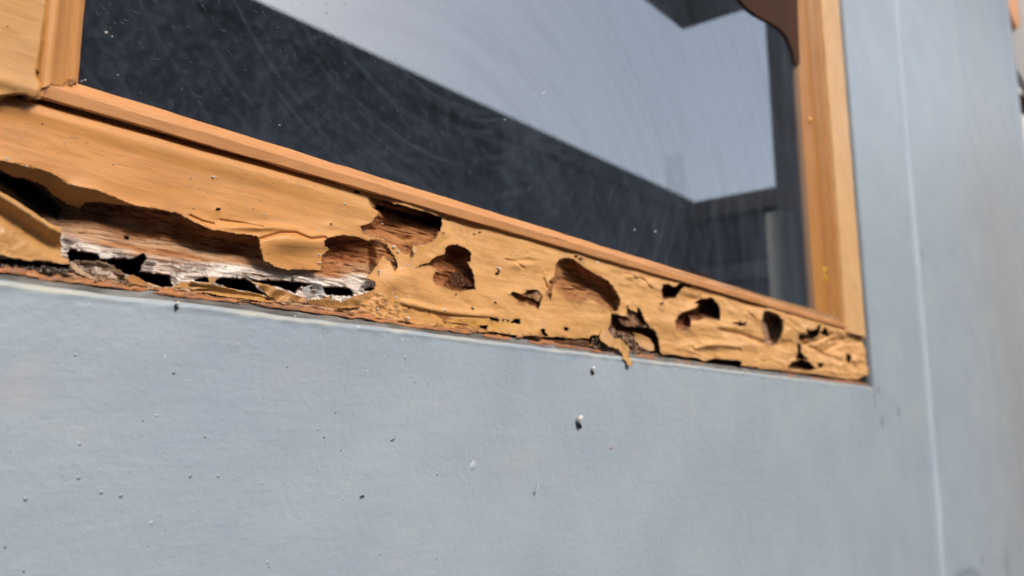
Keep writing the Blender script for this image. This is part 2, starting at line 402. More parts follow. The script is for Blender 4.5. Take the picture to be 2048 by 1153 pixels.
# pencil-like scuffs low on the right
def scuff(pts, w, a):
    q = [unp(x, y, 0.0) for x, y in pts]
    d = linedist(X2, Z2, [(p[0], p[2]) for p in q]); stroke(np.exp(-(d / w) ** 2), (0.12, 0.13, 0.15), a)
scuff([(1910, 1160), (1925, 1147), (1940, 1143), (1955, 1148), (1965, 1160)], 0.005, 0.6)
scuff([(1965, 1115), (1972, 1135), (1978, 1160)], 0.004, 0.7)
scuff([(2012, 1066), (2014, 1100), (2018, 1160)], 0.004, 0.45)
stroke(np.exp(-((X2 - 1.013) / 0.004) ** 2) * sstep(-0.02, -0.12, Z2), (0.45, 0.45, 0.43), 0.35)
P2 = np.stack([X2, Y2, Z2], -1)
P2[0, :, 1] = 0.012; P2[1, :, 1] = 0.0060; P2[2, :, 1] = 0.0008
P2[:3, :, 0] += (0.0007 * fbm(zs2 * 40, zs2 * 0, 13, 3))[None]
P2[0, :, 0] = XE - 0.004; P2[1, :, 0] = XE - 0.0032; P2[2, :, 0] = XE - 0.001
C2[:2] = (0.07, 0.07, 0.065)
F2 = gridfaces(*X2.shape)
low = np.array([zs2[int(f[0]) % len(zs2)] < ZE - 1e-6 and int(f[0]) // len(zs2) < 3 for f in F2])
F2 = F2[~low] + len(V1)
ext = np.array([(2.68, 0, -1.4), (2.68, 0, 2.4), (2.68, 0.25, 2.4), (2.68, 0.25, -1.4), (-3, 0, -1.4), (-0.8, 0, -1.4), (-0.8, 0, 2.4), (-3, 0, 2.4),
                (-0.8, 0, 1.3), (XE, 0, 1.3), (XE, 0, 2.4), (-0.8, 0, 2.4)], float)
b0 = len(V1) + len(P2.reshape(-1, 3))
Vw = np.concatenate([V1, P2.reshape(-1, 3), ext]); Cw = np.concatenate([C1, C2.reshape(-1, 3), np.repeat(WALLC[None], len(ext), 0)])
Fw = list(F1) + list(F2) + [(b0, b0 + 3, b0 + 2, b0 + 1), (b0 + 4, b0 + 5, b0 + 6, b0 + 7), (b0 + 8, b0 + 9, b0 + 10, b0 + 11)]
wall = mesh('painted_wall', Vw, Fw, MAT_WALL, None, Cw)
tag(wall, 'smooth blue-grey painted wall below and right of the rotten window frame', 'wall')

# dark room behind the pane
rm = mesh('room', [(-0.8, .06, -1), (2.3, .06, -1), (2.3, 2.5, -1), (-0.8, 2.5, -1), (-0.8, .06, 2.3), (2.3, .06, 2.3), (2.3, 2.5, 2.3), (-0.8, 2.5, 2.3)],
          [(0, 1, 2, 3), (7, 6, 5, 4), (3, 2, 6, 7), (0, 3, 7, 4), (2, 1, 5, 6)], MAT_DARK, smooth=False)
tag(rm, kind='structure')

# ------------------------------------------------------------------ window
win = empty('timber_window', (0.5, 0, 0.0475), 'orange painted timber window with a rotten, peeling bottom rail and dusty dark glass', 'window')
YR = 0.0040
# tracings of the torn paint edges, in photo pixels
c1 = lambda p: T(0, 150, 2.4524, p)
c2 = lambda p: T(380, 330, 3.2952, p)
c3 = lambda p: T(680, 360, 3.2952, p)
c4 = lambda p: T(1000, 450, 3.495, p)
c5 = lambda p: T(1280, 500, 3.494, p)
c8 = lambda p: T(0, 300, 4.433, p)
HB = c8([(-300,40),(0,90),(250,150),(450,215),(600,300),(850,355),(1000,410),(1190,490)]) + c1([(790,660),(880,680),(940,715),(1030,755)]) + \
     c2([(200,435),(330,455),(440,470),(455,495),(470,560),(490,630),(560,670),(640,690),(720,690),(865,695),(862,650),(870,600),(915,555),(890,545),(885,500),(900,480),
         (930,475),(1010,460),(1060,470),(1130,480),(1165,498),(1230,490),(1290,505),(1310,550),(1340,595),(1365,640),(1368,680),(1350,705),(1320,640),(1275,602),(1240,650),(1200,710),(1158,745),(1215,765),(1228,790),(1215,825),(1140,850),(1060,880),(990,910)]) + \
     [(655, 640), (655, 720), (-80, 720)]
H2 = c3([(240,105),(330,130),(430,155),(560,185),(640,210),(672,230),(675,290),(665,340),(650,345),(640,380),(600,410),(560,428),(510,432),(480,440),(475,465),(440,490),(410,485),(385,450),(350,430),(320,415),(270,385),(200,378),(150,350),(130,305),(160,295),(205,285),(225,255),(250,230),(248,210),(225,190),(195,165),(182,120),(200,100)])
H3 = c3([(690,450),(720,430),(770,427),(800,438),(850,465),(868,485),(865,510),(860,540),(842,545),(860,580),(880,620),(888,660),(892,720),(850,725),(800,735),(740,730),(680,710),(630,690),(610,650),(625,610),(645,605),(620,580),(590,565),(540,570),(490,585),(540,560),(590,545),(600,525),(640,505),(690,490)])
H4 = c4([(390,290),(410,255),(450,235),(500,238),(540,260),(580,300),(620,320),(660,345),(710,370),(760,400),(790,440),(810,475),(835,510),(835,560),(820,600),(790,605),(740,580),(700,560),(660,530),(620,520),(580,535),(530,525),(480,520),(440,490),(410,450),(380,420),(360,450),(355,520),(330,470),(350,440),(345,400),(375,370),(390,340)])
H5 = c4([(70,485),(95,468),(150,490),(190,475),(180,460),(230,455),(260,460),(295,495),(280,545),(270,585),(240,565),(190,550),(140,568),(125,525)])
H6 = c4([(780,615),(830,630),(870,645),(890,625),(890,565),(905,600),(930,605),(960,620),(962,580),(985,610),(1005,660),(1040,715),(1080,740),(1100,790),(1110,850),(1125,915),(1090,960),(880,960),(640,960),(640,860),(625,800),(640,775),(700,775),(760,730),(775,700),(780,650)])
H7 = c5([(155,280),(165,245),(200,240),(235,265),(270,245),(300,235),(335,245),(360,240),(345,258),(310,255),(280,280),(260,310),(240,335),(165,345),(155,310)])
H8 = c5([(250,500),(270,460),(300,440),(330,430),(380,415),(420,380),(385,370),(420,350),(460,345),(500,335),(515,350),(545,385),(560,430),(555,490),(520,480),(450,475),(400,490),(355,485),(350,540),(300,560),(255,545)])
H9 = c5([(870,430),(905,432),(930,445),(970,465),(995,500),(995,560),(975,610),(955,650),(920,665),(880,655),(872,620),(860,560),(855,500)])
SM = [c5([(1110,600),(1130,595),(1150,605),(1175,600),(1170,560),(1200,570),(1230,560),(1255,530),(1250,570),(1240,600),(1200,625),(1150,620),(1115,630)]),
      c5([(1265,580),(1295,550),(1315,605),(1280,590)]), c5([(1103,655),(1122,665),(1122,720),(1140,740),(1168,762),(1130,762),(1095,755),(1108,720)]),
      c5([(1040,820),(1060,790),(1130,770),(1180,790),(1220,825),(1190,840),(1110,830)]), c5([(1448,730),(1474,750),(1467,785),(1445,770)]),
      c5([(655,513),(700,507),(720,518),(742,505),(737,528),(700,529)]), c5([(1530,905),(1590,885),(1605,925)]), c5([(1245,800),(1275,795),(1270,815),(1250,818)]),
      c5([(170,738),(230,733),(300,752),(400,760),(450,785),(520,760),(600,770),(680,775),(712,785),(690,815),(560,812),(480,822),(400,798),(280,775),(200,760)]),
      c3([(85,68),(100,65),(115,75),(132,78),(128,88),(100,88)]), c3([(680,226),(700,236),(720,233),(714,264),(690,252)]),
      c3([(980,903),(1010,910),(1047,913),(1050,932),(1000,927)]), c3([(1064,921),(1084,920),(1076,937)]), c3([(1098,922),(1122,928),(1110,938)]), c3([(1123,940),(1160,918),(1187,923),(1187,947),(1150,944)]),
      c3([(912,958),(972,963),(967,987),(930,977)]), c3([(1325,988),(1347,983),(1352,1008),(1367,1027),(1343,1027)])]
def disc(x, y, r, k=8, e=0.7): return [(x + r * math.cos(2*math.pi*i/k), y + e * r * math.sin(2*math.pi*i/k)) for i in range(k)]
for (x, y, r) in ((437,420,5.5),(712,383,5),(993,548,3.5),(1132,659,4),(945,617,3.5),(818,617,3),(858,625,3),(887,466,3),(949,469,3),(959,466,3),(662,449,2.5),(991,606,2.5),(1160,518,3),(1152,513,2.5),(1323,608,2.5),(926,441,2.2),(912,590,2.2)):
    SM.append(disc(x, y, r))
HOLES = [HB, H2, H3, H4, H5, H6, H7, H8, H9] + SM

TOPL = np.array([(-60, 160), (100, 204), (700, 372), (1100, 484), (1400, 568), (1600, 624), (1738, 664)], float)
FBOT = np.array([(-60, 520), (640, 628), (680,621),(710,631.6),(741,634.7),(768,637.7),(801,643.8),(844,650.7),(892,656),(941,662),(984,666),(1029,669.5),(1114,675),(1180,679),(1200,690),(1323,708),(1352,717),(1480,732),(1538,739),(1595,746),(1652,752),(1704,759),(1738,763)], float)
LBOT = np.array([(-60, 530), (0, 541), (45,547.6),(102,558),(188,566),(285,580),(420,597),(501,606),(592,618),(684,629),(744,636.5),(800,647),(892,659),(984,672.6),(1100,686),(1183,699),(1258,710),(1358,723),(1409,731),(1538,746),(1652,757.6),(1745,769)], float)
def top(x): return np.interp(x, TOPL[:, 0], TOPL[:, 1])
def fbot(x): return np.interp(x, FBOT[:, 0], FBOT[:, 1])
def lbot(x): return np.interp(x, LBOT[:, 0], LBOT[:, 1])

gx = np.concatenate([np.arange(-50, 1300, 1.5), np.arange(1300, 1741, 1.2)])
gs = np.linspace(0, 1, 190)
PX = np.repeat(gx[:, None], len(gs), 1)
PY = (top(gx) - 12)[:, None] + (lbot(gx) + 2 - top(gx) + 12)[:, None] * gs[None]
B = unp(PX, PY, YR); MX = B[..., 0] * 1000; MZ = B[..., 2] * 1000      # millimetres on the rail
SD = [sdist(PX, PY, h) for h in HOLES]
jag = 1.0 * fbm(MX * 0.7, MZ * 0.7, 21, 4) + 1.2 * fbm(MX * 2, MZ * 2, 25, 3)
nearest = np.minimum.reduce(SD)
right = sstep(1150, 1500, PX); 
# --- paint film surface
yf = np.full(PX.shape, YR)
yf += 0.00025 * fbm(MX / 30, MZ / 20, 2, 2)
yf += 0.0034 * sstep(14, 2, PY - top(PX) - 0 * PX) * sstep(800, 250, PX)           # sunk under the bead at the left
yf -= 0.0012 * sstep(10, 30, PY - top(PX)) * sstep(60, 30, PY - top(PX)) * sstep(1000, 500, PX) * 0.6
wr = fbm(MX / 26 + 0.4 * fbm(MX / 20, MZ / 12, 51, 2), MZ / 9, 52, 3)
yf += (0.00012 + 0.0005 * right + 0.0002 * sstep(750, 950, PX)) * wr * sstep(0, 25, PY - top(PX))
rd = 1 - np.abs(fbm(MX / 60, MZ / 16, 61, 2)); yf -= (0.0003 * sstep(700, 900, PX) + 0.0008 * right) * np.clip(rd - 0.62, 0, 1) * 2
# lifted, curling edges round every hole
lift = fbm(MX / 14, MZ / 10, 71, 2)
yf -= np.exp(-np.clip(nearest, 0, 99) / 7.0) * (0.0003 + 0.0006 * lift)
yf += np.exp(-np.clip(nearest, 0, 99) / 22.0) * 0.0007 * fbm(MX / 24, MZ / 18, 73, 2)
yf += 0.00005 * fbm(MX / 4.5, MZ / 1.8, 97, 3) * (0.3 + sstep(600, 900, PX))
# drip step line low in the middle and wrinkled lower corner
step = c3([(300,790),(440,830),(580,862),(720,890),(860,900),(960,905),(1000,905)]); sl = np.interp(PX, [p[0] for p in step], [p[1] for p in step])
yf += 0.0011 * sstep(-2.5, 2.5, PY - sl) * sstep(790, 820, PX) * sstep(1010, 960, PX)
yf -= 0.0009 * np.exp(-((PY - sl + 6) / 6.0) ** 2) * sstep(790, 820, PX) * sstep(1010, 960, PX)
cr = sdist(PX, PY, c3([(40,860),(180,760),(260,745),(330,790),(440,850),(440,940),(290,915),(100,895)]), 60)
yf += 0.0005 * fbm(MX / 4, MZ / 1.8, 81, 4) * sstep(8, -8, cr)
for (bx, by, sx, sy, am) in ((1040,530,26,9,-.0016),(1052,522,20,4,.0012),(1265,553,14,6,-.0014),(1300,568,12,7,-.0012),(1245,690,30,14,-.002),(1600,660,40,24,-.003),(1500,600,22,14,.0022),
                             (1660,700,40,14,.002),(1440,655,60,12,-.0022),(1430,690,60,7,-.0014),(820,560,40,40,-.0012),(590,480,60,22,-.003),(790,560,22,22,-.002),(1085,655,20,20,-.0014),
                             (1380,600,22,14,.0025),(1560,690,30,12,.002),(520,455,70,7,-.0016),(1180,640,50,16,-.0010),(1340,660,20,30,-.0016),(1680,665,30,9,-.0018),(1430,565,30,8,.0012),(940,640,60,8,-.0006)):
    yf += am * np.exp(-((PX - bx) / sx) ** 2 - ((PY - by) / sy) ** 2)
yf += 0.0015 * sstep(488, 548, PY) * np.exp(-((PX - 582) / 66) ** 4) * sstep(478, 490, PY)
# creases on the right
for pts, am, w in ((c5([(1120,640),(1200,690),(1290,740),(1400,780)]), .0022, 5), (c5([(1330,640),(1450,620),(1580,600)]), .002, 4), (c5([(560,560),(700,590),(850,650)]), .0018, 5), (c5([(390,690),(520,660),(700,680)]), -.0014, 4),
                   (c4([(40,245),(100,255),(150,290),(162,300)]), .0009, 2.2), (c4([(980,375),(1020,400),(1055,445)]), .0009, 2.5), (c4([(870,340),(930,355),(950,380)]), .0009, 2.5), (c5([(1150,655),(1230,640),(1330,590)]), .002, 4),
                   (c5([(1300,700),(1400,650),(1560,640)]), .002, 5), (c4([(305,375),(330,440)]), .001, 2), (c2([(0,335),(90,375),(155,390)]), .0009, 2), (c2([(200,365),(350,385),(480,410)]), .0009, 2), (c2([(450,495),(600,448),(700,450),(800,490),(890,480)]), .0014, 3)):
    yf += am * np.exp(-(linedist(PX, PY, pts) / w) ** 2)
fkeep = np.minimum(nearest + jag + 0.3 - 1.4 * sstep(880, 1100, PX) - 0.8 * sstep(1480, 1600, PX), (fbot(PX) - PY) + 1.8 * fbm(PX / 26, MZ * 0 + 3, 91, 4, 0.6))
fkeep = np.where((PX > 738) & (PX < 1300), np.maximum(fkeep, 10.5 - (PY - top(PX)) + 1.6 * fbm(MX / 2, MZ / 2, 95, 3)), fkeep)
fkeep = np.minimum(fkeep, 1740 - PX)
Pf = unp(PX, PY, yf)
# paint colour: more brown at the left, paler ochre at the right, with yellowed and worn patches
mixr = sstep(150, 1300, PX)[..., None]
Cf = np.array([0.63, 0.285, 0.085]) * (1 - mixr) + np.array([0.73, 0.405, 0.148]) * mixr
def tint(mask, col, a):
    global Cf
    k = np.clip(mask * a, 0, 1)[..., None]; Cf = Cf * (1 - k) + np.array(col) * k
tint(np.exp(-((PX - 930) / 90) ** 2 - ((PY - sl - 14) / 10) ** 2) * np.clip(.6 + fbm(MX / 4, MZ / 1.5, 33, 4), 0, 1), (0.62, 0.33, 0.03), 0.8)
tint(sstep(6, -10, cr) * np.clip(0.35 + fbm(MX / 1.8, MZ / 1.2, 34, 5), 0, 1), (0.20, 0.09, 0.03), 0.75)
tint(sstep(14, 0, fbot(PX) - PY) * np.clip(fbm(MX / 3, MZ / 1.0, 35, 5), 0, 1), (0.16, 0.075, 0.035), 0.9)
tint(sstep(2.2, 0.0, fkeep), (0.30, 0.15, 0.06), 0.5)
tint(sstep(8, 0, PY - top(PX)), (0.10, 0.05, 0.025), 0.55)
tint(np.clip(fbm(MX / 30, MZ / 3, 36, 5), 0, 1), (0.36, 0.17, 0.07), 0.30)
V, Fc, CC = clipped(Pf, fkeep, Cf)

# --- rotten wood behind it
LEDGE = np.array([(-60, 425), (0, 445), (122, 476), (200, 497), (280, 520), (380, 533), (470, 543), (560, 553), (650, 561), (740, 562)], float)
TT = np.array([(-60, 308), (0, 320), (56, 334), (101, 348), (135, 368), (192, 380), (226, 392), (268, 410), (322, 419), (359, 427), (420, 458), (480, 468), (518, 476), (640, 478), (690, 470), (770, 480), (800, 540)], float)
led = np.interp(PX, LEDGE[:, 0], LEDGE[:, 1]); tt = np.interp(PX, TT[:, 0], TT[:, 1])
yw = np.full(PX.shape, YR + 0.0016) + 0.0040 * right + 0.0008 * fbm(MX / 8, MZ / 3, 101, 3)
t = (PY - tt) / (led - tt)
deep = 0.0085 + 0.013 * sstep(200, 60, PX) - 0.003 * sstep(560, 760, PX)
chan = np.where(t < 0.35, deep * (0.45 + 0.55 * sstep(-0.15, 0.35, t)), 0.0026 + (deep - 0.0026) * (1 - sstep(0.35, 1.05, t)) ) * sstep(-0.22, -0.06, t)
inB = sstep(10, -8, SD[0]) * sstep(14, -6, PX - 742)
yw = yw + chan * inB
def cav(i, h, ro, ri, tx=0, ty=0, fl=0.0):
    """scoop depth h under hole i, ro px wider than the hole, full depth ri px inside"""
    global yw
    s = sstep(-ro, ri, -SD[i] if isinstance(i, int) else -i) * h
    yw = np.maximum(yw, YR + 0.0012 + 0.003 * right + s * (1 + 0.14 * fbm(MX / 14, MZ / 1.6, 111, 3)))
cav(1, 0.007, 10, 22); cav(2, 0.008, 12, 18); cav(3, 0.0085, 12, 24); cav(4, 0.005, 6, 9); cav(5, 0.010, 10, 16)
cav(6, 0.012, 8, 12); cav(7, 0.012, 8, 16); cav(8, 0.009, 6, 14)
for k in range(9, len(HOLES)): cav(k, 0.006 if k < 26 else 0.003, 2.5, 3.0)
up2 = sdist(PX, PY, c3([(220,190),(270,115),(430,150),(560,180),(680,225),(680,345),(600,330),(500,300),(370,260),(300,235)])); cav(up2, 0.016, 6, 20)
fr = sdist(PX, PY, c3([(700,600),(760,560),(860,560),(890,640),(890,690),(800,700),(720,690)]))
SLOTS = [c1([(330,875),(345,855),(400,868),(475,880),(485,905),(520,905),(560,900),(640,905),(700,880),(715,905),(690,935),(685,965),(760,980),(835,980),(838,1035),(790,1040),(700,1010),(640,985),(560,965),(500,945),(420,920),(340,915)]),
         c1([(955,1010),(985,995),(1025,992),(1025,1015)]), c2([(30,768),(60,748),(120,742),(128,765),(90,775)]),
         c2([(165,775),(190,748),(300,748),(380,760),(420,790),(445,820),(470,840),(520,865),(400,840),(320,830),(240,810)]),
         c2([(400,765),(520,760),(640,765),(740,775),(830,790),(870,805),(1000,805),(1050,815),(1075,835),(1070,865),(1000,862),(900,855),(870,830),(800,820),(730,800),(690,845),(640,825),(540,795),(450,780)]),
         c2([(1145,812),(1215,812),(1225,790),(1235,815),(1200,835),(1150,832)]),
         c1([(0,905),(100,915),(200,920),(330,925),(340,965),(290,968),(200,955),(110,940),(0,925)]), c2([(120,850),(240,868),(240,880),(130,865)]),
         c1([(610,797),(625,793),(636,800),(628,810),(612,808)]), c8([(-100,200),(60,200),(300,300),(400,380),(560,520),(520,640),(400,560),(200,430),(0,300),(-100,250)])]
slot_sd = [sdist(PX, PY, h) for h in SLOTS]
for k, s_ in enumerate(slot_sd):
    dd = (0.026, 0.006, 0.007, 0.02, 0.018, 0.012, 0.012, 0.006, 0.004, 0.012)[k]
    s2 = s_ + 2.2 * fbm(MX * 0.8, MZ * 0.8, 121 + k, 4)
    yw += dd * sstep(1.5, -5 if k < 9 else -25, s2)
# crumbling bottom shelf at far left
bot = sstep(515, 545, PY) * sstep(120, 170, PX) * sstep(360, 330, PX)
yw += 0.0006 * fbm(MX * 0.35, MZ * 1.1, 131, 4) * sstep(0, 30, PY - led) * sstep(760, 700, PX)
yw += 0.00035 * fbm(MX / 8, MZ * 1.1, 133, 4)
Pw = unp(PX, PY, yw)
# wood colours: brown heartwood, silvered ledge, red-brown rot
n5 = fbm(MX / 20, MZ / 1.6, 141, 5); n6 = fbm(MX / 5, MZ / 3, 143, 4)
Cw2 = np.zeros(PX.shape + (3,)); Cw2[:] = (0.48, 0.215, 0.08)
def wt(mask, col, a=1.0):
    global Cw2
    k = np.clip(mask * a, 0, 1)[..., None]; Cw2 = Cw2 * (1 - k) + np.array(col) * k
wt(np.clip(n5 * 0.8 + 0.2, 0, 1), (0.52, 0.35, 0.20), 0.85)
wt(np.clip(n6, 0, 1), (0.32, 0.12, 0.035), 0.7)
wt(sstep(0.45, 0.95, t) * sstep(780, 700, PX) * np.clip(0.75 + n5, 0, 1), (0.70, 0.48, 0.30), 0.9)
silver = sstep(-16, 0, PY - led + 6 * n5) * sstep(790, 735, PX) * sstep(-6, -18, PY - lbot(PX) + 6)
wt(silver, (0.90, 0.84, 0.77), 0.95)
wt(sstep(0.2, 0.9, n6 + 0.4 * fbm(MX * 1.5, MZ * 1.5, 147, 3)) * silver, (0.16, 0.13, 0.12), 0.7)
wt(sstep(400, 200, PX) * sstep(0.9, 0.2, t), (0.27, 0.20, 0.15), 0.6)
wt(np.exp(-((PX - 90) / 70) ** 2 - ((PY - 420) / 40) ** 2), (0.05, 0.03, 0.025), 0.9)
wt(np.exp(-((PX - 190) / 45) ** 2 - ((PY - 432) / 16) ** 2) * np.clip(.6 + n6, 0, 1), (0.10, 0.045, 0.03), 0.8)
wt(np.exp(-((PX - 690) / 60) ** 2 - ((PY - 505) / 25) ** 2) * np.clip(0.7 + n5, 0, 1), (0.42, 0.13, 0.025), 1.0)
wt(sstep(4, -8, SD[1]) * np.clip(.8 + n5, 0, 1), (0.50, 0.22, 0.08), 0.9)
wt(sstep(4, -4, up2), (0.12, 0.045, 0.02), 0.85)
wt(sstep(6, -4, SD[2]), (0.40, 0.155, 0.05), 0.85)
wt(sstep(6, -4, SD[3]), (0.46, 0.22, 0.085), 0.85); wt(sstep(6, -4, SD[3]) * sstep(545, 530, PY) * np.exp(-((PX - 1145) / 20) ** 2), (0.58, 0.33, 0.11), 0.8)
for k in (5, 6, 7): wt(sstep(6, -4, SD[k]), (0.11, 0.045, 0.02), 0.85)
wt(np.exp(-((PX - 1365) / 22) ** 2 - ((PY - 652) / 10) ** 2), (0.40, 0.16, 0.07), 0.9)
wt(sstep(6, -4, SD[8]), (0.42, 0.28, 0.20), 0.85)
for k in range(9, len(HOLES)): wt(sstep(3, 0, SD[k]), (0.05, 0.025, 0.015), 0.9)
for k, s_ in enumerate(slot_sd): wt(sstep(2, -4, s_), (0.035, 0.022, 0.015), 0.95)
bl = sstep(-6, 4, PY - fbot(PX)) * sstep(700, 760, PX); wt(bl, (0.09, 0.04, 0.02), 0.85)
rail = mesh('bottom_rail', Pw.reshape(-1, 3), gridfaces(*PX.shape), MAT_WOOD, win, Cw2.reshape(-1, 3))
rail['wl'] = (0, 0, 0)
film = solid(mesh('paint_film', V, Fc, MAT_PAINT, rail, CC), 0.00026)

# --- loose paint flaps, each its own piece
def flap(poly, yfun, name='paint_flap', th=0.00035, st=1.4, jagamp=1.3, col=None, mat=None, label=None, seed=5, holes=()):
    A = np.array(poly); x0, y0 = A.min(0) - 3; x1, y1 = A.max(0) + 3
    nx = max(int((x1 - x0) / st), 6); ny = max(int((y1 - y0) / st), 6)
    X, Y = np.meshgrid(np.linspace(x0, x1, nx), np.linspace(y0, y1, ny), indexing='ij')
    b = unp(X, Y, YR); mx, mz = b[..., 0] * 1000, b[..., 2] * 1000
    f = -sdist(X, Y, poly, 20) + jagamp * fbm(mx * 1.1, mz * 1.1, seed, 4) - 0.2
    y = yfun(X, Y, mx, mz) + 0.00025 * fbm(mx / 3, mz / 3, seed + 3, 3)
    P_ = unp(X, Y, y)
    c = np.zeros(X.shape + (3,)); c[:] = col if col is not None else (0.50, 0.26, 0.085)
    k = np.clip(fbm(mx / 8, mz / 4, seed + 7, 4), 0, 1)[..., None] * 0.3; c = c * (1 - k) + np.array((0.33, 0.15, 0.05)) * k
    v, fc, cc = clipped(P_, f, c)
    o = solid(mesh(name, v, fc, mat or MAT_PAINT, rail, cc), th)
    if label: o['label'] = label
    return o
# crease line fold at far left, paint turned inward
crease = c8([(-300,40),(0,90),(250,150),(450,215),(600,300),(850,355),(1000,410),(1190,490)]); crx = [p[0] for p in crease]; cry = [p[1] for p in crease]
flap(c8([(-300,25),(0,75),(250,135),(450,200),(600,285),(850,342),(1000,400),(1190,488),(1100,495),(960,475),(870,462),(750,468),(700,528),(640,492),(560,462),(470,402),(400,327),(250,257),(120,242),(0,172),(-300,90)]),
     lambda X, Y, mx, mz: YR - 0.0003 + 0.0085 * np.clip((Y - np.interp(X, crx, cry) + 3) / 36, 0, 1.4) ** 0.9, label='paint edge folded back into the hollow')
# big loose tongue at bottom left
top1 = c8([(-300,200),(0,365),(150,455),(330,575),(440,650),(510,680),(548,690)]); t1x = [p[0] for p in top1]; t1y = [p[1] for p in top1]
flap(c8([(-300,200),(0,365),(150,455),(330,575),(440,650),(510,680),(548,690),(540,760),(530,800),(545,850),(540,930),(575,960),(610,970),(612,1020),(480,1000),(400,980),(250,985),(150,965),(0,935),(-300,925)]),
     lambda X, Y, mx, mz: YR - 0.0010 - 0.0030 * np.exp(-((Y - np.interp(X, t1x, t1y) - 8) / 16) ** 2) + 0.0022 * np.exp(-((Y - np.interp(X, t1x, t1y) - 45) / 18) ** 2) + 0.0004 * fbm(mx / 12, mz / 9, 4, 2),
     col=(0.54, 0.285, 0.09), label='large loose tongue of paint at the left end')
# small leaf at the top of the upper hole
flap(c3([(200,98),(240,100),(275,118),(282,135),(250,150),(222,185),(193,165),(180,120)]), lambda X, Y, mx, mz: YR + 0.0005 + 0.0045 * np.clip((X - 737) / 26, 0, 1), col=(0.36, 0.19, 0.06))
# small flap in hole 3 and between
flap(c3([(480,435),(505,440),(500,480),(492,490),(478,470)]), lambda X, Y, mx, mz: YR - 0.001 - 0.0015 * np.clip((Y - 494) / 12, 0, 1), col=(0.55, 0.33, 0.15))
flap(c4([(150,492),(190,478),(225,482),(265,470),(290,500),(270,540),(235,515),(190,505)]), lambda X, Y, mx, mz: YR + 0.0008 + 0.002 * np.sin((X - 1045) / 7), col=(0.42, 0.22, 0.09))
flap(c4([(885,612),(930,605),(955,640),(1000,700),(1030,715),(1000,720),(950,700),(900,660)]), lambda X, Y, mx, mz: YR + 0.002 + 0.003 * np.sin((X - 1255) / 10), col=(0.36, 0.20, 0.12), th=0.0012, label='grey-brown splinter bridging the torn hole')
flap(c4([(820,645),(870,655),(930,680),(960,715),(890,715),(840,690)]), lambda X, Y, mx, mz: YR + 0.006 - 0.003 * np.clip((X - 1240) / 30, 0, 1), col=(0.20, 0.10, 0.05), th=0.001)
flap(c4([(930,755),(1000,770),(1050,800),(1075,840),(1080,880),(1040,880),(980,850),(945,810)]), lambda X, Y, mx, mz: YR + 0.002 + 0.0018 * np.sin((Y - 665) / 9), col=(0.52, 0.29, 0.11))
flap(c4([(770,720),(830,745),(900,765),(950,790),(940,830),(1000,880),(1060,900),(1125,905),(1100,935),(900,905),(800,830),(700,800),(690,770)]), lambda X, Y, mx, mz: YR + 0.0018 + 0.0014 * fbm(mx / 2, mz / 2, 5, 4), col=(0.36, 0.24, 0.17), mat=MAT_WOOD, th=0.001, name='wood_splinter')
# strip that hangs out over the wall
flap(c4([(700,760),(715,725),(750,722),(765,760),(800,790),(850,800),(880,835),(905,870),(905,915),(925,965),(922,990),(900,992),(885,960),(860,940),(855,900),(830,870),(760,850),(715,815),(695,790)]),
     lambda X, Y, mx, mz: YR - 0.001 - 0.0065 * np.clip((Y - 658) / 75, 0, 1) + 0.0012 * np.sin((X - 1200 - (Y - 660) * 0.6) / 9), col=(0.53, 0.29, 0.09), label='curled strip of paint hanging down over the wall edge')
flap(c4([(830,540),(860,545),(888,580),(890,640),(860,645),(800,630),(780,610),(820,600),(838,570)]), lambda X, Y, mx, mz: YR + 0.0004 + 0.002 * np.clip((1240 - X) / 16, 0, 1), col=(0.55, 0.34, 0.14))
# curls of paint along the bottom left
flap(c2([(0,772),(60,780),(150,790),(240,812),(340,838),(440,850),(500,870),(550,890),(540,905),(400,890),(250,870),(120,845),(0,835)]) , lambda X, Y, mx, mz: YR - 0.0018 + 0.0012 * np.sin((Y - 570 - (X - 380) * .13) / 5), col=(0.52, 0.27, 0.075))
flap(c1([(870,1025),(900,1018),(1030,1020),(1040,1050),(960,1052),(860,1045)]), lambda X, Y, mx, mz: YR - 0.0015 + 0 * X, col=(0.52, 0.27, 0.075))
flap(c2([(120,738),(150,735),(180,750),(165,775),(130,772)]), lambda X, Y, mx, mz: YR - 0.0002 + 0 * X, col=(0.52, 0.30, 0.12))
flap(c2([(395,768),(430,775),(555,800),(560,812),(640,835),(700,860),(770,885),(750,905),(650,900),(560,905),(555,885),(510,860),(470,820),(440,795)]), lambda X, Y, mx, mz: YR - 0.0016 - 0.0016 * np.clip((592 - Y) / 20, 0, 1) + 0.0008 * np.sin((X + Y) / 7), col=(0.51, 0.26, 0.08))
flap(c2([(765,895),(860,885),(925,868),(935,880),(905,890),(985,895),(990,912),(1050,880),(1140,850),(1120,940),(1000,950),(900,935),(800,920)]), lambda X, Y, mx, mz: YR - 0.0010 - 0.001 * np.clip((612 - Y) / 12, 0, 1), col=(0.47, 0.24, 0.075))
flap(c1([(610,1000),(650,980),(690,998),(720,1020),(745,1040),(690,1035),(640,1020)]), lambda X, Y, mx, mz: YR - 0.0022 + 0.002 * np.clip((X - 255) / 40, 0, 1), col=(0.44, 0.20, 0.06))
flap(c1([(395,915),(440,920),(520,930),(590,955),(620,985),(600,985),(560,968),(480,950),(410,945)]), lambda X, Y, mx, mz: YR + 0.003 + 0.001 * np.sin((Y - 530) / 5), col=(0.26, 0.19, 0.12), th=0.0012, mat=MAT_WOOD, name='wood_splinter')
flap(c1([(335,918),(365,925),(400,955),(465,995),(455,1003),(400,985),(345,945)]), lambda X, Y, mx, mz: YR - 0.0002 + 0 * X, col=(0.58, 0.40, 0.25), th=0.001)
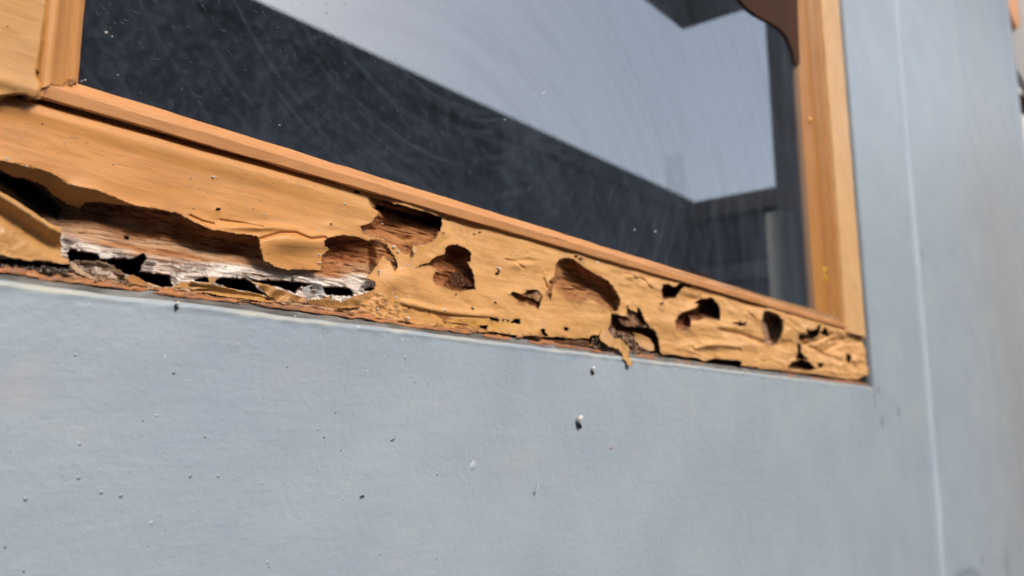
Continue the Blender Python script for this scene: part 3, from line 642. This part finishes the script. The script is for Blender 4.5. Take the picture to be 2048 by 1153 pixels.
# ragged painted lip along the very bottom of the rail
lx = np.arange(-50, 1745, 1.6); lj = np.linspace(0, 1, 9)
LX = np.repeat(lx[:, None], 9, 1); lipw = np.interp(lx, [-50, 300, 900, 1200, 1500, 1745], [10, 9, 6, 9, 5, 4])
b_ = unp(lx, lbot(lx), YR)[:, 0] * 1000
lw = lipw * np.clip(0.75 + 0.5 * 0.9 * fbm(lx / 16, b_ * 0, 151, 4), 0.1, 1.4)
LY = lbot(lx)[:, None] + (1.3 * fbm(lx / 30, b_ * 0, 152, 4))[:, None] + 4 - lw[:, None] * lj[None]
mb = unp(LX, LY, YR) * 1000
ly = YR - 0.0006 - 0.0002 * np.sin(3.1 * lj[None]) + 0.0010 * lj[None] ** 2 + 0.0003 * fbm(LX / 18, LY / 5, 153, 3)
cl = np.zeros(LX.shape + (3,)); cl[:] = (0.44, 0.18, 0.06)
k = np.clip(0.3 + fbm(mb[..., 0] / 5, mb[..., 2] / 2, 154, 4), 0, 1)[..., None]; cl = cl * (1 - 0.6 * k) + np.array((0.22, 0.12, 0.08)) * 0.6 * k
keep = np.minimum(np.ones(LX.shape), 0.55 + 1.1 * fbm(LX / 60, LY / 12 + 2, 155, 4))
v, fc, cc = clipped(unp(LX, LY, ly), keep, cl)
solid(mesh('paint_lip', v, fc, MAT_PAINT, rail, cc), 0.0006)

# --- glazing bead, stiles
bead = extrude('glazing_bead', [(0.0065, 0.1045), (0.0024, 0.1013), (0.0014, 0.1017), (0.0008, 0.1052), (0.0009, 0.1056), (0.0012, 0.1059), (0.0036, 0.1074), (0.0039, 0.1077), (0.0064, 0.1108), (0.0070, 0.1115), (0.0125, 0.1120)], 0, 0.098, 0.944, MAT_PAINTX, win, 420, 0.00022)
for k_, p_ in enumerate(bead.data.polygons): p_.use_smooth = (k_ % 10) in (3, 4)
# left stile: thick board with soft ragged foot, proud of the rail
sp = [(-80, -40), (97, -40), (93, 20), (86, 60), (83, 90), (78, 120), (73, 150), (82, 172), (78, 190), (72, 199), (60, 197), (50, 191), (30, 190), (0, 194), (-40, 192), (-80, 180)]
A = np.array(sp); X, Y = np.meshgrid(np.arange(-84, 102, 1.5), np.arange(-44, 204, 1.5), indexing='ij')
b_ = unp(X, Y, 0.0) * 1000; sdS = -sdist(X, Y, sp, 30)
f = sdS + 0.9 * fbm(b_[..., 0] / 2, b_[..., 2] / 2, 161, 4)
yy = -0.0010 + 0.0010 * sstep(4, 0, sdS) + 0.0003 * fbm(b_[..., 0] / 14, b_[..., 2] / 10, 162, 2) - 0.0009 * np.exp(-((Y - 172 - (X - 40) * .3) / 14) ** 2)
c = np.zeros(X.shape + (3,)); c[:] = (0.58, 0.31, 0.10)
v, fc, cc = clipped(unp(X, Y, yy), f, c)
lst = solid(mesh('stile', v, fc, MAT_PAINT, win, cc), 0.009); lst['wl'] = (0, 0, 0)
sb = extrude('bead', [(0.1030, 0.006), (0.1056, 0.0015), (0.1062, 0.0002), (0.1082, -0.0004), (0.1096, 0.0002), (0.1098, 0.0014), (0.1132, 0.0030), (0.1140, 0.0040), (0.1160, 0.0058), (0.1178, 0.0066), (0.1203, 0.0078), (0.1206, 0.0130)], 2, 0.1065, 0.20, MAT_PAINTV, lst, 60, 0.0002)
for p_ in sb.data.polygons: p_.use_smooth = True
for v_ in sb.data.vertices:                                    # coped foot
    if v_.co.z < 0.108: v_.co.z = 0.1114 - 0.50 * (0.1206 - v_.co.x) + 0.0006 * math.sin(v_.co.x * 3000)
cap = flap([(66,176),(84,160),(100,166),(118,170),(140,160),(152,158),(150,168),(128,176),(108,178),(92,184),(80,200),(68,198)], lambda X, Y, mx, mz: 0.0010 + 0.004 * np.clip((X - 80) / 70, 0, 1) + 0.0008 * np.sin(X / 4), name='foot_putty', col=(0.38, 0.19, 0.075), th=0.003)
cap.parent = lst; cap.matrix_parent_inverse = Matrix.Identity(4)
# right stile
px_at = lambda px, y, py=586: float(unp(px, py, y)[0])
xg = px_at(1621, 0.012); xa = px_at(1663, 0.006); xb = px_at(1672, 0.004); xc = px_at(1688, 0.001)
rst = extrude('stile', [(xc - 0.0012, 0.0065), (xc, 0.0014), (xc + 0.0012, 0.0002), (xc + 0.004, 0.0), (0.962, 0.0004), (0.9665, 0.0012), (0.9680, 0.0035), (0.9682, 0.010)], 2, 0.098, 1.2, MAT_PAINT_LIT, win, 160, 0.00025); rst['wl'] = (0, 0, 0)
rb = extrude('bead', [(xg, 0.016), (xg + 0.0005, 0.0120), (xg + 0.012, 0.0112), (xg + 0.030, 0.0098), (xa - 0.003, 0.0086), (xa - 0.002, 0.0125), (xa - 0.0002, 0.0120), (xa, 0.0058), (xa + 0.0045, 0.0052), (xa + 0.005, 0.0095), (xa + 0.0068, 0.0092), (xa + 0.007, 0.0056), (xb + 0.002, 0.0052), (xb + 0.0024, 0.0085), (xb + 0.0038, 0.0080), (xb + 0.004, 0.0034), (xb + 0.010, 0.0030), (xc - 0.001, 0.0040)], 2, 0.100, 1.2, MAT_PAINT_SHADED, rst, 160, 0.0003)
for o_ in (rb, rst):
    for p_ in o_.data.polygons: p_.use_smooth = True
def dab(px, py, y, r, mat, parent, name, th=0.0006):
    c0 = unp(px, py, y); V = [(c0[0], y - th, c0[2])]; Fc = []
    n = 12
    for q in (0.6, 1.0):
        for i in range(n):
            a = 2 * math.pi * i / n; rr = r * q * (1 + 0.15 * math.sin(3 * a + px))
            V.append((c0[0] + rr * math.cos(a), y - (th * 0.8 if q < 1 else -0.0004), c0[2] + rr * math.sin(a)))
    for i in range(n):
        j = (i + 1) % n; Fc.append((0, 1 + i, 1 + j)); Fc.append((1 + i, 1 + n + i, 1 + n + j, 1 + j))
    return mesh(name, V, Fc, mat, parent)
MAT_YEL = plain('yellow_putty', (0.62, 0.32, 0.03), 0.6, 300, 0.3)
dab(1652, 548, 0.0088, 0.0085, MAT_YEL, rst, 'nail_putty', 0.0008); dab(1653, 546, 0.0080, 0.003, plain('brown_nail', (0.25, 0.11, 0.04)), rst, 'nail_head', 0.0012)
dab(1620, 241, 0.0095, 0.0045, MAT_PAINTV, rst, 'nail_head', 0.0016)
# splinter lifted off the bead top
mesh('bead_splinter', [tuple(unp(x, y, yy)) for x, y, yy in ((1362,533,.0068),(1380,540,.0045),(1410,549,.0045),(1436,559,.0065),(1410,553,.0064),(1385,545,.0066))], [(0,1,5),(1,2,4,5),(2,3,4)], plain('dark_splinter', (0.05,0.03,0.02)), win)

# unseen sash and head, added to block light leaking in past the pane
box('unseen_side_sash', (-0.80, 0.002, 0.0485), (0.044, 0.02, 1.30), MAT_PAINTV, win)
box('unseen_head_rail', (0.0445, 0.002, 1.205), (0.973, 0.02, 1.30), MAT_PAINTV, win)
box('rebate', (0.0445, 0.040, 0.05), (0.118, 0.055, 1.2), MAT_DARK, win)
# glass
gp = box('glass_pane', (0.108, GY, 0.100), (xg + 0.006, GY + 0.003, 1.22), MAT_GLASS, win)
# lint caught on the pane
V = []; Fc = []
for _ in range(330):
    qx = random.uniform(180, 1150); qy = random.uniform(-5, 480)
    if qy > 150 + 0.31 * (qx - 152): continue
    if random.random() > (1.0 if qx < 800 else 0.35): continue
    p0 = unp(qx, qy, GY - 0.00012); Ln = random.uniform(0.0004, 0.0020) * (2.2 if random.random() < .12 else 1); a = random.gauss(-0.5, 0.5); path = []; cv = random.gauss(0, 0.35)
    for k in range(6):
        path.append((p0[0], GY - 0.0001, p0[2])); p0 = p0 + np.array([math.cos(a), 0, math.sin(a)]) * Ln / 5; a += cv * .6
    v, f = tube(path, [0.000035 + 0.00004 * random.random()] * 6, 4); b0 = len(V); V += [tuple(q) for q in v]; Fc += [tuple(i + b0 for i in q) for q in f]
lint = mesh('lint', V, Fc, plain('grey_lint', (0.24, 0.24, 0.22), 0.9), gp); tag(lint, kind='stuff')
# brown shaped board just behind the pane, upper right
cb = [(1455, -40), (1478, -3), (1492, 14), (1512, 30), (1538, 44), (1560, 58), (1575, 76), (1585, 100), (1591, 130), (1600, 130), (1597, 60), (1594, -40)]
q0 = [unp(x, y, 0.0085) for x, y in cb]; q1 = [(p[0], 0.0102, p[2]) for p in q0]; n = len(cb)
bb = mesh('curved_board', [tuple(p) for p in q0] + q1, [tuple(range(n))[::-1], tuple(range(n, 2 * n))] + [(i, (i + 1) % n, n + (i + 1) % n, n + i) for i in range(n)], MAT_BROWN, smooth=False)
tag(bb, 'dark brown board with a rounded lower corner against the upper right glass', 'board')

# ------------------------------------------------------------------ loose bits
def pill(name, px, py, y, path, rad, mat, parent):
    c0 = unp(px, py, y)
    pts = [(c0[0] + a, y + b, c0[2] + c) for a, b, c in path]
    V, Fc = tube(pts, rad, 10)
    V = [Vector(v) + Vector((random.gauss(0, 1), random.gauss(0, 1), random.gauss(0, 1))) * 0.00005 for v in V]
    return mesh(name, V, Fc, mat, parent)
def dropping(px, py, y, s, label):
    c0 = unp(px, py, y); e = empty('lizard_dropping', tuple(c0), label, 'dropping', 'small animal droppings stuck on window and wall')
    k = s
    pill('dark_pellet', px, py, y, [(-.0003*k, -.0006*k, -.0001*k), (0, -.0008*k, -.0006*k), (.0006*k, -.0008*k, -.0012*k), (.0009*k, -.0006*k, -.0017*k)], [.0003*k, .00055*k, .00055*k, .0002*k], MAT_BLACK, e)
    pill('white_tip', px, py, y, [(-.0003*k, -.0006*k, .0002*k), (-.0003*k, -.0011*k, .0007*k), (.0001*k, -.0012*k, .0012*k), (.0008*k, -.0010*k, .0013*k), (.0012*k, -.0006*k, .0011*k)], [.0004*k, .0006*k, .00065*k, .0006*k, .0003*k], MAT_UREA, e)
dropping(1153, 845, 0.0, 2.0, 'largest black dropping with curved white tip, alone on the open grey wall')
dropping(1182, 742, 0.0, 1.35, 'small black dropping with white flecks on grey wall beside hanging paint strip')
dropping(996, 541, YR, 0.75, 'tiny dark dropping with pale tip on ochre rail paint between two holes')
dropping(351, 612, -0.0003, 0.75, 'tiny brown and white dropping on the cream wall edge under the long hollow')
o = pill('debris_chip', 1070, 979, 0.0, [(-.001, -.0003, -.0022), (-.0002, -.0006, -.0006), (.0008, -.0008, .0008), (.0016, -.0005, .0020)], [.0009, .00035, .00045, .0006], plain('translucent_chip', (0.50, 0.54, 0.57), 0.3), None)
tag(o, 'pale grey bone-shaped chip stuck low on the grey wall', 'debris chip')
o = pill('debris_crumb', 1221, 897, 0.0, [(-.0010, -.0003, 0), (0, -.0008, .0001), (.0010, -.0003, .0002)], [.0003, .0007, .0003], plain('peach_crumb', (0.62, 0.36, 0.24)), None)
tag(o, 'tiny peach crumb on grey wall below the largest dropping', 'crumb')
o = pill('debris_crumb', 723, 993, 0.0, [(-.0006, -.0003, 0), (0, -.0010, .0002), (.0006, -.0003, .0002)], [.0004, .0007, .0003], plain('grey_crumb', (0.28, 0.29, 0.29)), None)
tag(o, 'tiny dark grey crumb low on the wall, left of the pale chip', 'crumb')
o = pill('debris_sliver', 785, 880, 0.0, [(-.0010, -.0001, -.0003), (.0010, -.0005, .0004)], [.0002, .0002], plain('dark_sliver', (0.10, 0.10, 0.11)), None)
tag(o, 'thin dark sliver lying on grey wall left of the teardrop blotch', 'sliver')
# teardrop blotch of dried clear drip
def blob_sheet(name, pts, y, th, mat, parent):
    n = len(pts); P = [unp(x, yy, y) for x, yy in pts]; c0 = sum(P) / n
    V = [(c0[0], y - th, c0[2])] + [(c0[0] + (p[0]-c0[0])*.8, y - th, c0[2] + (p[2]-c0[2])*.8) for p in P] + [(p[0], y + .0003, p[2]) for p in P]
    return mesh(name, V, [(0, 1 + i, 1 + (i + 1) % n) for i in range(n)] + [(1 + i, 1 + n + i, 1 + n + (i + 1) % n, 1 + (i + 1) % n) for i in range(n)], mat, parent)
blob_sheet('dried_drip', [(948, 919), (953, 928), (953, 936), (948, 943), (942, 943), (939, 936), (941, 929)], 0.0, 0.0002, plain('dried_drip', (0.44, 0.50, 0.54), 0.3), wall)
# white specks of lime spatter on wall, and on the rail paint
def specks(lst, y, parent):
    for (px, py, r) in lst:
        p = unp(px, py, y); rr = r / F * (p @ R[:, 2] + D * R[1, 2]); n = 9; V = []; Fc = []
        V.append((p[0], y - rr * .35, p[2]))
        for q in (.6, 1):
            for i in range(n):
                a = 2 * math.pi * i / n; V.append((p[0] + 1.25 * rr * q * math.cos(a) * random.uniform(.85, 1.1), y - (rr * .3 if q < 1 else -.0005), p[2] + rr * q * math.sin(a)))
        for i in range(n):
            j = (i + 1) % n; Fc.append((0, 1 + i, 1 + j)); Fc.append((1 + i, 1 + n + i, 1 + n + j, 1 + j))
        mesh('lime_speck', V, Fc, MAT_WHITE, parent)
ws = [(717, 655, 4), (728, 660, 3), (805, 679, 2.6), (806, 693, 2), (768, 713, 2.5), (733, 743, 2.8), (793, 711, 1.6), (810, 713, 2.4), (829, 675, 2), (851, 678, 1.5), (879, 772, 2), (1027, 861, 1.6), (970, 842, 2), (165, 609, 2), (178, 609, 2.6), (53, 646, 2.4), (114, 718, 2.6),
      (329, 714, 3), (640, 673, 2), (674, 742, 1.6), (238, 601, 2), (591, 633, 1.8), (508, 705, 1.5), (307, 868, 1.6), (1108, 777, 1.5), (1172, 833, 1.6), (1175, 836, 1.4), (1340, 764, 2.5), (1363, 780, 1.8)]
for _ in range(55):
    qx = random.triangular(20, 1300, 700); ws.append((qx, 560 + 0.13 * qx + abs(random.gauss(12, 45)) + 10, random.uniform(0.6, 1.5)))
specks(ws, 0.0, wall)
rs = [(428, 354, 2.4), (519, 458, 4), (690, 408, 2), (636, 461, 2), (638, 464, 1.5), (640, 510, 2), (641, 526, 2), (789, 494, 3), (798, 503, 2.5), (803, 537, 2.6), (815, 530, 2.2), (760, 542, 2), (785, 587, 2), (793, 595, 2.5), (803, 600, 2), (816, 593, 2.2), (890, 620, 3), (818, 637, 2.6), (1196, 526, 3.2), (757, 618, 2), (996, 536, 2),
      (15, 318, 2.5), (55, 333, 2), (203, 381, 2), (388, 416, 1.5), (531, 430, 1.4), (760, 548, 1.5)]
for _ in range(30): qx = random.uniform(20, 1100); rs.append((qx, 215 + .29 * qx + random.uniform(10, 60), random.uniform(.6, 1.3)))
specks(rs, YR - 0.0007, rail)
specks([(213, 65, 2.8), (225, 73, 1.5), (164, 162, 1.6), (171, 160, 1.6), (237, 150, 1.4), (1088, 187, 2.5), (1010, 240, 1.4), (1270, 460, 2), (1311, 463, 2.4), (560, 250, 1.5)], GY, gp)
# crumbs and frass as loose heaps
def heap(name, poly, yfun, n, r0, r1, mat, label, cat, elong=1.0):
    V = []; Fc = []; A = np.array(poly); x0, y0 = A.min(0); x1, y1 = A.max(0); k = 0
    while k < n:
        x = random.uniform(x0, x1); y = random.uniform(y0, y1)
        if sdist(np.array([x]), np.array([y]), poly)[0] > 0: continue
        k += 1; r = random.uniform(r0, r1); yy = yfun(x, y) - random.uniform(0, 2) * r; c0 = unp(x, y, yy)
        b0 = len(V); ph = (1 + 5 ** .5) / 2
        for a, b, c in [(-1,ph,0),(1,ph,0),(-1,-ph,0),(1,-ph,0),(0,-1,ph),(0,1,ph),(0,-1,-ph),(0,1,-ph),(ph,0,-1),(ph,0,1),(-ph,0,-1),(-ph,0,1)]:
            q = np.array([a * elong, b, c]) * r / 1.9 * random.uniform(.6, 1.3); V.append(tuple(c0 + q))
        Fc += [tuple(i + b0 for i in f) for f in [(0,11,5),(0,5,1),(0,1,7),(0,7,10),(0,10,11),(1,5,9),(5,11,4),(11,10,2),(10,7,6),(7,1,8),(3,9,4),(3,4,2),(3,2,6),(3,6,8),(3,8,9),(4,9,5),(2,4,11),(6,2,10),(8,6,7),(9,8,1)]]
    o = mesh(name, V, Fc, mat, None, smooth=False); tag(o, label, cat, None, 'stuff'); return o
heap('frass_pile', c3([(715,640),(760,600),(830,570),(868,575),(888,650),(888,700),(820,705),(720,700)]), lambda x, y: YR + 0.0085 - 0.007 * max(0, (y - 535) / 38), 620, 0.00025, 0.00055, MAT_FRASS, 'heap of rust-brown frass pellets inside the bell-shaped hole', 'frass')
heap('wood_crumbs', c1([(350,915),(400,905),(480,965),(560,985),(700,1010),(760,1040),(700,1040),(560,1015),(440,1000),(350,950)]), lambda x, y: YR + 0.0040, 320, 0.00015, 0.00042, MAT_CRUMB, 'pale wood crumbs lying along the left sill under the long hollow', 'crumbs')
heap('bark_crumbs', c4([(640,800),(720,790),(800,830),(900,880),(1060,900),(1120,905),(1100,930),(880,905),(640,865)]), lambda x, y: YR + 0.0004, 260, 0.0002, 0.0008, MAT_CRUMB, 'brown wood crumbs packed below the torn hole by the hanging strip', 'crumbs')
heap('rotten_grit', c1([(0,930),(330,945),(350,975),(100,958),(0,945)]) , lambda x, y: YR + 0.002, 130, 0.0002, 0.0006, plain('grey_grit', (0.22, 0.17, 0.14)), 'grey-brown grit in the crack below the large loose paint tongue', 'crumbs')
# curled scrap of clear plastic film
mp_ = M('clear_plastic_film', 0.12, 0.6); mp_.color((0.75, 0.78, 0.80)); mp_.b.inputs['Alpha'].default_value = 0.38
V = []; Fc = []
c0 = unp(619, 585, YR - 0.0005); n = 26
for i in range(n):
    a = -0.4 + 5.6 * i / (n - 1); r = 0.0026 * (1 - .2 * i / n)
    for q in range(4):
        V.append((c0[0] + r * 1.5 * math.cos(a) + q * .0004, YR - .0005 - q * .0009 + .0004 * math.sin(a), c0[2] + r * math.sin(a) + q * 0.0002))
o = solid(mesh('plastic_scrap', V, gridfaces(n, 4), mp_.m), 0.00008); tag(o, 'small curled scrap of clear plastic film caught in the lower left slot', 'plastic scrap')

# ------------------------------------------------------------------ the street the pane mirrors, and what lies past the wall's end
RA = refl(1375, 402, -8.0); 
ba = empty('concrete_building', (RA[0] - 8, -12, -1.4), 'long dark flat-roofed concrete building mirrored across the left of the glass', 'building')
box('wall', (RA[0] - 26, -14, -1.4), (RA[0], -8.0, RA[2] - 0.35), MAT_CONCD, ba)
box('parapet', (RA[0] - 26.1, -14.1, RA[2] - 0.347), (RA[0] + 0.05, -7.9, RA[2]), MAT_CONCD, ba)
for k in range(5):
    cx_ = RA[0] - 3 - k * 4
    box('window', (cx_ - 0.8, -8.03, 1.6), (cx_ + 0.8, -7.98, 3.0), plain('dark_window_glass', (0.02, 0.025, 0.03), 0.15), ba)
for px_ in (1337, 1347, 1357, 1366):
    p = refl(px_, 385, -8.2); h = refl(px_, 310, -8.2)[2]
    v, f = tube([(p[0], -8.2, RA[2] - 0.1), (p[0] + .02, -8.2, h)], [0.008, 0.008], 6); mesh('rebar', v, f, MAT_STEEL, ba)
RB = refl(1380, 412, -8.0); RB2 = refl(1562, 364, -5.9)
bb_ = empty('tiled_roof_building', (RB[0] + 3, -5, -1.4), 'lower dark building mirrored at the right of the glass, with a pale ledge', 'building')
box('wall', (17.2, -16, -1.4), (24, -2.0, 4.55), MAT_CONCD, bb_)
mesh('roof', [(17.0, -16, 4.6), (17.0, -1.9, 4.6), (24, -1.9, 4.7), (24, -16, 4.7), (17.0, -16, 5.0), (17.0, -1.9, 5.0), (24, -1.9, 6.1), (24, -16, 6.1)],
     [(0, 3, 2, 1), (4, 5, 6, 7), (0, 1, 5, 4), (1, 2, 6, 5), (2, 3, 7, 6), (3, 0, 4, 7)], plain('dark_roof_tiles', (0.10, 0.07, 0.065), 0.8, 3), bb_, smooth=False)
box('ledge', (17.05, -7.7, 3.15), (17.197, -4.2, 3.5), plain('pale_ledge_render', (0.22, 0.22, 0.22)), bb_)
# own porch: slab overhead and its pillar
PA = refl(1365, 60, -2.23)
po = empty('porch_roof', (1, -1.1, 2.4), 'flat concrete porch slab overhead, its corner mirrored at the top of the glass', 'porch roof')
box('slab', (-7, -2.23, PA[2]), (PA[0], -0.02, PA[2] + 0.18), plain('slab_underside', (0.16, 0.17, 0.18), 0.9), po)
P0 = refl(1540, 200, -1.3); P1 = refl(1612, 200, -1.2)
pi_ = box('pillar', (P0[0], -1.3, -1.4), (P1[0] + .1, -1.2, PA[2] - 0.002), plain('pillar_paint', (0.16, 0.14, 0.15), 0.9)); tag(pi_, 'dark square porch pillar mirrored at the right edge of the glass', 'pillar')
q0 = refl(1550, 500, -1.12); q1 = refl(1574, 500, -1.12)
v, f = tube([((q0[0] + q1[0]) / 2, -1.12, -1.4), ((q0[0] + q1[0]) / 2, -1.12, refl(1560, 430, -1.12)[2])], [abs(q1[0] - q0[0]) / 2.6] * 2, 12)
pp = mesh('drain_pipe', v, f, plain('grey_plastic_pipe', (0.24, 0.26, 0.25))); tag(pp, 'pale grey pipe mirrored in front of the dark pillar', 'pipe')
# past the corner
def at_x(px, py, c):
    d = R @ np.array([px - CX, py - CY, F]); t_ = (c + D) / (d[0] + d[1]); return (d[0] * t_, d[1] * t_ - D, d[2] * t_)
nb = empty('neighbour_building', (4.2, 0.8, -1.4), 'pale neighbouring house with an orange eave board glimpsed past the wall end', 'building')
def slabx(name, pts, x, th, mat):
    q = [at_x(a, b, x) for a, b in pts]; n = len(q)
    mesh(name, q + [(p[0] + th, p[1] + th, p[2]) for p in q], [tuple(range(n)), tuple(range(n, 2 * n))[::-1]] + [(i, n + i, n + (i + 1) % n, (i + 1) % n) for i in range(n)], mat, nb, smooth=False)
mesh('wall', [(5.5, .8, -1.4), (6.8, -.5, -1.4), (9.0, 1.7, -1.4), (7.7, 3.0, -1.4), (5.5, .8, 3.6), (6.8, -.5, 3.6), (9.0, 1.7, 3.6), (7.7, 3.0, 3.6)], [(0, 3, 2, 1), (4, 5, 6, 7), (0, 1, 5, 4), (1, 2, 6, 5), (2, 3, 7, 6), (3, 0, 4, 7)], MAT_PALE, nb, smooth=False)
slabx('eave_board', [(2008, -60), (2012, -4), (2024, 34), (2035, 56), (2040, 52), (2036, 20), (2030, -60)], 6.0, 0.04, plain('orange_board', (0.60, 0.27, 0.11)))
slabx('gutter', [(2031, -60), (2037, 20), (2041, 53), (2022, 60), (2016, 108), (2048, 162), (2080, 215), (2080, -60)], 6.05, 0.04, plain('grey_gutter', (0.36, 0.34, 0.33)))
slabx('bracket', [(2040, 186), (2080, 215), (2080, 240), (2046, 212)], 6.1, 0.04, MAT_BROWN)
for o_ in bpy.data.objects:
    if 'wl' in o_: del o_['wl']

for o_ in bpy.data.objects:
    if o_.parent is None and 'label' in o_ and 'kind' not in o_: o_['kind'] = 'thing'
